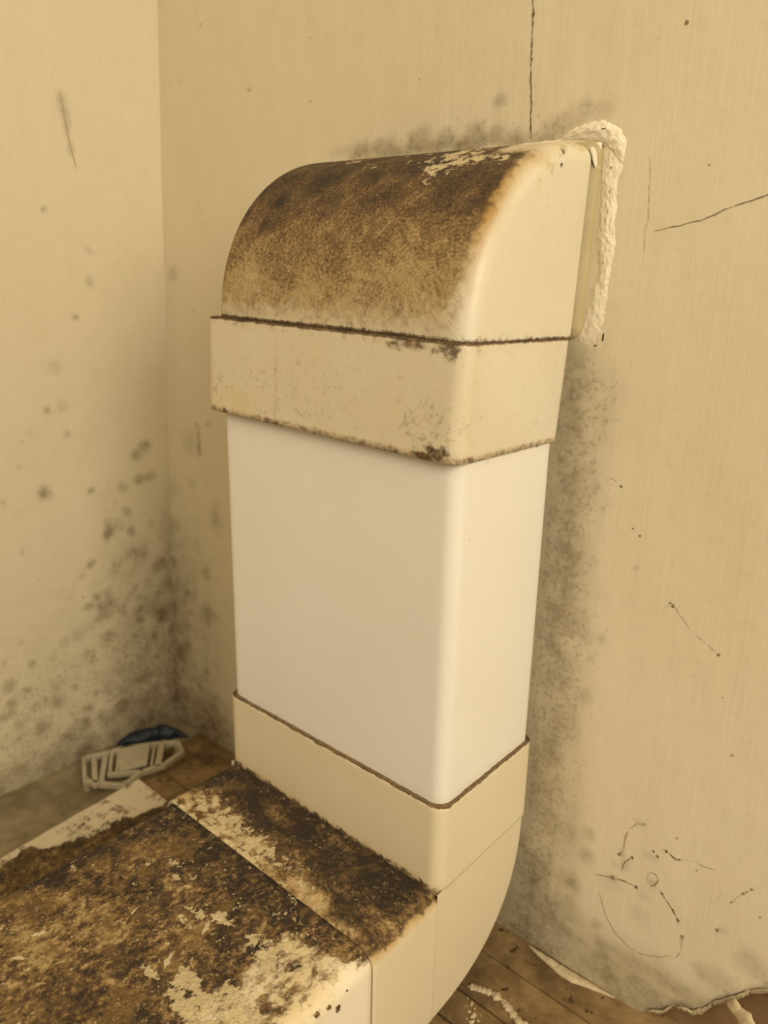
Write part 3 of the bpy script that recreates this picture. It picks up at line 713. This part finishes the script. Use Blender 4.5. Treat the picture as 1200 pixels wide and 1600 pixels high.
# ---------------- level duct running forward, thick mould on top
def m_level(X, Y, Z):
    top = ss(ZT-.014, ZT-.004, Z)
    n0 = fbm(X*14, Y*14, 131, 3); n1 = fbm(X*40, Y*40, 132, 4); n2 = fbm(X*120, Y*120, 133, 4)
    # streaks running across the duct at a slant, as wiped
    U = X*.80+Y*.60; V = -X*.60+Y*.80
    st = fbm(U*110, V*28, 134, 4)
    clean = ss(-.085, -.012, X+.035*(n1-.5)+.02*(n0-.5)+ss(-.12, -.24, Y)*-.0)   # lighter to the right
    clean2 = clean*ss(YE-.004, YE-.022, Y+.015*(n1-.5))
    band = blots(X, Y, [(-.075, -.155, .060, .030, .55), (-.06, -.135, .05, .03, .6), (-.045, -.105, .05, .022, .75), (-.10, -.175, .05, .018, .5)], 135, 60)
    mold = top*(1.08-.72*clean2-.42*band*ss(.35, .6, st))
    mold = mold*(1-.55*ss(-.016, -.006, X)*1.0)
    mold = np.maximum(mold, .34*top*ss(-.02, -.012, X)*n2)
    tone = .56+.34*(n1-.5)+.30*(n0-.5)*1.6-.22*clean2
    tone = tone+.30*ss(YE-.030, YE-.002, Y)*ss(-.03, -.06, X)+.16*ss(-.19, -.225, X)
    tone = tone-.28*ss(-.15, -.20, Y)*ss(-.10, -.16, X)*(.5+n1)
    tone = tone-.17*blots(X, Y, [(-.19, -.115, .03, .020, .8), (-.17, -.175, .03, .018, .8), (-.212, -.077, .015, .006, 1), (-.14, -.165, .02, .012, .9), (-.125, -.15, .018, .012, .8), (-.165, -.215, .03, .02, .8), (-.2,-.15,.02,.02,.7)], 136, 60)
    tone = tone+(.35*blots(X, Y, [(-.222, -.16, .012, .04, 1), (-.10, -.105, .03, .02, .9), (-.205, -.13, .016, .010, .9), (-.155, -.135, .02, .012, .8), (-.19, -.195, .02, .015, .8), (-.085, -.125, .012, .006, .9), (-.033, -.105, .006, .010, 1), (-.060, -.112, .010, .006, 1), (-.055, -.140, .007, .006, 1), (-.085, -.172, .008, .005, 1), (-.028, -.125, .004, .003, 1), (-.07, -.185, .01, .005, 1)], 137, 60))
    flake = .62*blots(X, Y, [(-.110, -.122, .016, .0045, 1), (-.117, -.131, .012, .004, 1), (-.098, -.112, .010, .006, .8), (-.072, -.156, .020, .006, .9), (-.100, -.168, .012, .004, 1), (-.050, -.110, .030, .012, .8), (-.035, -.098, .020, .012, .85),
                            (-.055, -.165, .03, .012, .9), (-.040, -.150, .03, .014, .9), (-.160, -.105, .020, .004, .7), (-.150, -.112, .018, .003, .7)], 138, 120)*top
    flake = flake+.24*clean2*top*ss(.35, .65, st)
    flake = flake+.27*top*ss(.35, .7, n2)
    # separate spots going over the rounded edge on to the side
    sp = blots(Y, Z, [(-.098, ZT-.018, .0022, .004, 1), (-.120, ZT-.030, .0022, .0035, 1), (-.113, ZT-.023, .003, .003, .8), (-.128, ZT-.022, .003, .003, .9), (-.140, ZT-.03, .003, .005, .9), (-.105, ZT-.012, .002, .002, .9), (-.09, ZT-.011, .002, .002, .8),
                      (-.115, ZT-.010, .002, .002, .9), (-.135, ZT-.013, .004, .004, .9), (-.150, ZT-.012, .004, .003, .9), (-.16, ZT-.02, .003, .003, .8)], 139, 200)*ss(PX1-.012, PX1-.004, X)
    mold = np.maximum(mold, sp)
    tone = np.where(sp > .2, .7, tone)
    halo = .75*top*(.55+.45*n1)*(1-.60*clean2)*(1-.4*ss(-.02, -.008, X))
    halo = np.maximum(halo, .45*ss(.5, .8, n2)*ss(ZT-.03, ZT-.01, Z)*ss(-.04, -.012, X)*ss(YE-.02, YE-.05, Y))
    halo = np.maximum(halo, .25*ss(YE-.004, YE-.001, Y))
    yel = .45*blots(X, Y, [(-.020, -.125, .02, .05, 1), (-.03, -.09, .03, .02, .8)], 140, 60)*ss(ZT-.02, ZT-.006, Z)
    return dict(mold=mold, tone=tone, halo=halo, flake=flake, yellow=yel)
mb = MB()
yy = np.concatenate([np.linspace(YE+.010, -.30, 130), np.linspace(-.31, -.75, 20)])
tube_y(mb, [(PX0, PX1, ZT-D+.003, ZT-.0026, .0115, y) for y in yy], m_level)
lv = mb.build('duct_pipe', M_flat)
tag(lv, 'level white duct on the floor covered in brown mould and dirty flakes', 'duct pipe')
# ------------------------------------------------------------------ strips, flaps, plaster
def ribbon(mb, A, B, nu, nv, h, seed, nrm, rough=.4, mat=0, edge=.5, jag=0.0, base=0.0, f=1.0):
    """sheet between two edge lines with a lumpy raised middle"""
    def rs(P, n):
        P = np.array(P, float); L = np.concatenate([[0], np.cumsum(np.linalg.norm(np.diff(P, axis=0), axis=1))])
        t = np.linspace(0, L[-1], n); return np.stack([np.interp(t, L, P[:, i]) for i in range(3)], -1)
    A = rs(A, nu); B = rs(B, nu); v = np.linspace(0, 1, nv)[None, :, None]
    P = A[:, None]*(1-v)+B[:, None]*v
    U, V = np.meshgrid(np.arange(nu), np.arange(nv), indexing='ij')
    dvec = (B-A)[:, None]; 
    j = jag*(fbm(U*.22*f, V*0+seed, seed+2, 4)-.5)*np.ones(V.shape)
    P = P + dvec/(np.linalg.norm(dvec, axis=-1, keepdims=True)+1e-9)*(j*(V/(nv-1)))[..., None]
    vv = V/(nv-1); uu = U/(nu-1)
    prof = np.clip(np.sin(np.pi*vv), 0, 1)**edge*np.clip(np.sin(np.pi*np.clip(uu, 0, 1)), 0, 1)**.3
    hh = base*(prof > .01)+h*prof*(1-rough+2*rough*fbm(U*.35*f, V*.35*f, seed, 4))-.0006
    P = P+np.array(nrm)[None, None]*hh[..., None]
    mb.grid(P, mat)
bw = lambda px, py, out=0: hit(px, py, 1, YW-out)
N = (0, -1, 0)
mb = MB()
# right-hand fillet: inner edge beside the socket, outer edge feathering on to the wall
ribbon(mb, [bw(936,222),bw(937,250),bw(938,300),bw(934,350),bw(929,372),bw(931,395),bw(936,418),bw(931,440),bw(921,452),bw(913,485),bw(903,515),bw(894,529),bw(898,541)],
           [bw(976,215),bw(974,262),bw(964,300),bw(963,350),bw(966,380),bw(955,410),bw(951,450),bw(951,490),bw(945,515),bw(942,541)], 130, 26, .0021, 3, N, .45, edge=.7, jag=.005)
# two small plaster tongues over the rim
ribbon(mb, [bw(915,222,.004),bw(921,240,.006),bw(929,262,.006)], [bw(940,222,.003),bw(938,245,.003),bw(936,264,.003)], 20, 8, .0022, 6, N, .3, edge=.5, jag=.001)
# lump over the top right corner
ribbon(mb, [bw(870,222),bw(910,221),bw(935,226),bw(958,240),bw(972,262)], [bw(890,204),bw(915,192),bw(945,188),bw(970,196),bw(980,222)], 50, 24, .0030, 8, N, .40, edge=.6, jag=.004)
# thin lip along the top of the bend
ribbon(mb, [bw(640,252),bw(760,244),bw(860,234),bw(925,230)], [bw(650,240),bw(760,232),bw(860,219),bw(925,206)], 150, 7, .0018, 12, N, .4, edge=.6, jag=.0015)
for (px, py, w_, h_) in [(942,527,1.5,5), (930,540,2.2,1.2), (943,201,3.4,.7), (955,262,1.0,1.3), (952,300,.7,1.8), (949,330,.6,1.2)]:
    p = bw(px, py, .0052); a = .00052
    mb.add([(p[0]+w_*a*x, p[1], p[2]+h_*a*z) for x, z in ((-1,-.9),(.2,-1.1),(1,-.7),(.9,.5),(1.1,1),(-.2,.9),(-.8,.6))], [(0,1,2,3,4,5,6)], 1)
o = mb.build('plaster_patch', [M_plaster, M_crackd], fix=False)
tag(o, 'crumbly white plaster patch sealing the upper elbow into the wall', 'plaster')

fl = lambda px, py, up_=0: hit(px, py, 2, ZF+up_)
# peeled strip at the wall foot
mb = MB()
ribbon(mb, [fl(824,1476),fl(859,1496),fl(901,1522),fl(935,1543),fl(962,1560)], [fl(825,1477),fl(837,1491),fl(860,1511),fl(876,1526),fl(892,1536),fl(928,1548),fl(950,1557),fl(963,1561)], 70, 10, .0022, 21, (0, -.25, 1), .35, edge=.35, jag=.0012, base=.0008)
tag(mb.build('peeled_paint_strip', M_flake), 'long pale strip of peeled paint lying at the foot of the wall', 'paint strip')
# sealant bead
def smooth_path(P, n):
    P = np.array(P, float); L = np.concatenate([[0], np.cumsum(np.linalg.norm(np.diff(P, axis=0), axis=1))]); t = np.linspace(0, L[-1], n)
    return np.stack([np.interp(t, L, P[:, i]) for i in range(3)], -1)
pth = smooth_path([fl(730,1541,.001),fl(742,1543,.001),fl(752,1546,.001),fl(769,1552,.001),fl(784,1562,.001),(fl(794,1574,.001)),fl(803,1587,.001),fl(812,1597,.001),fl(826,1604,.001),fl(845,1612,.001)], 60)
sb = bead(pth, .0030, 9, M_bead, 'sealant_bead', None, .45, .75, f=1.1)
tag(sb, 'curved lumpy bead of dried white sealant on the floorboards', 'sealant')
# ragged flap where the plaster has torn
mb = MB()
ribbon(mb, [bw(1134,1569,.003),bw(1142,1580,.004),bw(1150,1592,.006),bw(1158,1612,.009)], [bw(1148,1560,.003),bw(1158,1574,.004),bw(1172,1584,.006),bw(1184,1608,.009)], 30, 8, .0022, 31, N, .5, edge=.4, jag=.002, base=.001)
tag(mb.build('torn_paint_flap', M_flake), 'torn pale flap hanging from the broken lower edge of the back wall', 'paint flap')

# pale broken lip of the plaster
mb = MB()
for xa, xb_, sd, w_ in ((.112, .130, 61, .0028), (.1325, .156, 62, .0052), (.157, .178, 63, .0040), (.179, .30, 64, .0042)):
    xs_ = np.linspace(xa, xb_, 40); zl = zbot(xs_)
    A = np.stack([xs_, 0*xs_+YW+.001, zl+w_*(.5+.8*fbm(xs_*160, xs_*0, sd, 3))], -1); B = np.stack([xs_, 0*xs_+YW+.006, zl-.0035-.002*fbm(xs_*200, xs_*0, sd+5, 3)], -1)
    ribbon(mb, A, B, 60, 8, .0022, sd, N, .5, edge=.5, jag=.002)
mb.build('broken_edge', M_flake, bpy.data.objects['wall_back'])

# crumbs beside the elbow on the floor
def lump(name, loc, size, seed, mat, flat=.5, stretch=1.0, rot=0.0):
    """jagged little chip: ragged outline, thin, with a humped top"""
    rnd = random.Random(seed); n = 22; rings = [(1.0, 0.0), (.95, .5), (.6, .85), (.25, 1.0)]
    ph = [rnd.uniform(0, 6.28) for _ in range(4)]
    P = []
    for rr, hh in rings:
        row = []
        for k in range(n):
            a = math.tau*k/n
            q = 1+.22*math.sin(2*a+ph[0])+.20*math.sin(5*a+ph[1])+.14*math.sin(9*a+ph[2])+rnd.uniform(-.12, .12)
            row.append((size*stretch*rr*q*math.cos(a), size*rr*q*math.sin(a)*(1+.25*math.sin(3*a+ph[3])), size*flat*hh*(.7+.5*rnd.random())))
        P.append(row)
    mb = MB(); mb.grid(np.array(P), 0, closed=True)
    mb.f.append(tuple(range(3*n, 4*n))); mb.m.append(0)
    o = mb.build(name, mat, smooth=False); o.location = loc; o.rotation_euler = (0, 0, rot)
    return o
rnd = random.Random(5)
crumbs = [(731,1560,2.6),(737,1569,5.5),(742,1576,3),(733,1581,4.5),(740,1587,8),(747,1595,3.5),(736,1598,7),(728,1572,2.2),(751,1587,2),(729,1592,3)]
for k, (px, py, r) in enumerate(crumbs):
    p = fl(px, py); s = r*.00026
    tag(lump('plaster_crumb', (p[0], p[1], ZF+.0001), s, 40+k, M_bead, .8, 1.3, rnd.uniform(0, 3)),
        'tiny white plaster crumb on the floorboards beside the lower elbow', 'crumb', 'white crumbs scattered by the lower elbow')

# loose flakes on the mouldy level duct
ft = lambda px, py: hit(px, py, 2, ZT-.0026)
flk = [(61,1459,10,2.3,.3,'oval pale paint flake lying alone at the left of the mouldy duct'),
       (210,1423,9,4.0,.9,'thin bright paint splinter on the brown mould below the duct corner'),
       (262,1475,3,1.2,0,'tiny white chip in the middle of the mouldy duct top'),
       (263,1500,16,3.6,1.15,'long pale paint flake below the tiny white chip'),
       (340,1432,13,1.7,.95,'lumpy pale paint flake nearest the socket seam'),
       (322,1450,11,2.2,1.0,'narrow pale paint flake just left of the lumpy one'),
       (30,1497,13,5.0,-.15,'short pale splinter at the left edge of the picture')]
for k, (px, py, L_, asp, rot, lab) in enumerate(flk):
    p = ft(px, py); s = L_*.00038/asp
    # orientation: slant in the picture turned into plan direction
    q = ft(px+10*math.cos(rot), py-10*math.sin(rot)); a = math.atan2(q[1]-p[1], q[0]-p[0])
    o = lump('paint_flake', (p[0], p[1], ZT-.0026), s*1.0, 80+k, M_flake, .35 if k != 2 else .9, asp, a)
    tag(o, lab, 'paint flake', 'loose paint flakes on the mouldy duct')

# painted batten lying beside the duct on the left
ia, ib = fl(213, 1220, .012), fl(255, 1245, .012)
mb = MB()
XM = ([-.018, .02, .045, .08, .097, .12, .14, .42], [-.372, -.384, -.389, -.393, -.404, -.412, -.4165, -.42])
yb = np.linspace(.0165, -.42, 150); xb = np.linspace(0, 1, 30)
Yb, Sb = np.meshgrid(yb, xb, indexing='ij')
outer = -.4318+.077*(.0165-Yb)*(Yb > -.2)+.0167*(Yb <= -.2)+.003*(fbm(Yb*60, Yb*0, 141, 3)-.5); inner = -.340+0*Yb
Xb = outer+(inner-outer)*Sb
nb_ = fbm(Xb*60, Yb*60, 142, 4)
Zb = ZF+.012+.0012*(nb_-.5)
ed = ss(0, .012, Xb-outer)
xm = np.interp(-Yb, XM[0], XM[1]); mo = ss(-.004, .006, Xb-xm+.030*(nb_-.5))
mb.grid(np.stack([Xb, Yb, Zb], -1), 0, mold=np.maximum(.95*mo, .36*fbm(Xb*120, Yb*70, 143, 4)+.10), tone=.62+0*Xb, halo=.3*mo, flake=0*Xb, yellow=0*Xb)
mb.grid(np.stack([np.stack([Xb[:, 0], Yb[:, 0], Zb[:, 0]], -1), np.stack([Xb[:, 0], Yb[:, 0], 0*Yb[:, 0]+ZF-.0005], -1)], 1), 0)
mb.grid(np.stack([np.stack([Xb[:, -1], Yb[:, 0], Zb[:, -1]], -1), np.stack([Xb[:, -1], Yb[:, 0], 0*Yb[:, 0]+ZF-.0005], -1)], 1), 0)
mb.grid(np.stack([np.stack([Xb[0], Yb[0], Zb[0]], -1), np.stack([Xb[0], Yb[0], 0*Yb[0]+ZF-.0005], -1)], 1), 0)
tag(mb.build('painted_batten', M_batten), 'white painted batten with a mouldy inner edge, left of the level duct', 'batten')

# broken plastic grille lying by the left wall
gr = tag(empty('plastic_grille', tuple(fl(200, 1205))), 'broken off-white plastic grille with slots lying in the left corner', 'grille')
ZG = .016
gp = lambda X, Y, up_=ZG: fl(100+X/4.615, 1120+Y/4.615, up_)
def bar(mb, a, b, w, h=.005):
    a = np.array(a); b = np.array(b); d = b-a; L = np.linalg.norm(d); d /= L; s = np.cross(d, [0, 0, 1]); s /= np.linalg.norm(s)
    v = []
    for zz in (-h, 0):
        for (e, o_) in ((a-d*w*.3, -1), (a-d*w*.3, 1), (b+d*w*.3, 1), (b+d*w*.3, -1)): v.append(e+s*o_*w/2+np.array([0, 0, zz]))
    mb.add(v, [(0,1,2,3),(7,6,5,4),(0,4,5,1),(1,5,6,2),(2,6,7,3),(3,7,4,0)])
off = np.array(fl(200, 1205))
def build_rel(mb, name, mat, par, bevel=.0008):
    mb.v = [v-off for v in mb.v]; return mb.build(name, mat, par, smooth=False, bevel=bevel)
mb = MB()
quad = [gp(400,210), gp(620,195), gp(600,335), gp(395,385)]
lowq = [q-np.array([0, 0, .004]) for q in quad]
mb.add(quad+lowq, [(0,1,2,3),(7,6,5,4),(0,4,5,1),(1,5,6,2),(2,6,7,3),(3,7,4,0)])
build_rel(mb, 'plate', M_clip, gr)
mb = MB()
loop = [(140,285),(330,245),(440,215),(620,188),(820,172),(855,240),(720,335),(560,385),(430,482),(260,470),(150,450)]
for a, b in zip(loop, loop[1:]+loop[:1]): bar(mb, gp(*a), gp(*b), .0045, .007)
build_rel(mb, 'rim', M_clip, gr)
for a, b, w in [((215,290),(225,480),.006),((300,265),(270,455),.006),((345,250),(330,400),.004),((398,240),(380,385),.0035),((655,195),(630,340),.003),((705,190),(675,350),.007),((320,405),(560,385),.004)]:
    mb = MB(); bar(mb, gp(*a), gp(*b), w, .006); build_rel(mb, 'slat', M_clip, gr, .0006)
for a in [(160,440),(820,190),(430,470)]:
    mb = MB(); p = gp(*a); mb.box((p[0]-.003, p[1]-.003, ZF-.0005), (p[0]+.003, p[1]+.003, ZF+ZG-.001)); build_rel(mb, 'foot', M_clip, gr, .0005)

# crumpled dark blue film between the grille and the wall
mb = MB()
ctr = [fl(178,1163),fl(200,1158),fl(225,1152),fl(250,1148),fl(275,1147),fl(292,1150)]
cp = smooth_path(ctr, 40)
UU, VV = np.meshgrid(np.arange(40), np.linspace(0, math.pi, 14), indexing='ij')
prof = np.sin(np.pi*UU/39)**.7
R1 = .011*prof*(.7+.7*fbm(UU*.3, VV*2, 151, 3)); R2 = .014*prof*(.6+.8*fbm(UU*.25, VV*2, 153, 3))
dx = np.array([.9, -.25, 0])
P = cp[UU.astype(int)]+dx*(np.cos(VV)*R1)[..., None]+np.array([0, 0, 1])*(np.sin(VV)*R2)[..., None]
P[..., 0] += .004
mb.grid(P, 0)
tag(mb.build('plastic_film', M_blue), 'crumpled dark blue plastic film against the left wall behind the grille', 'plastic film')
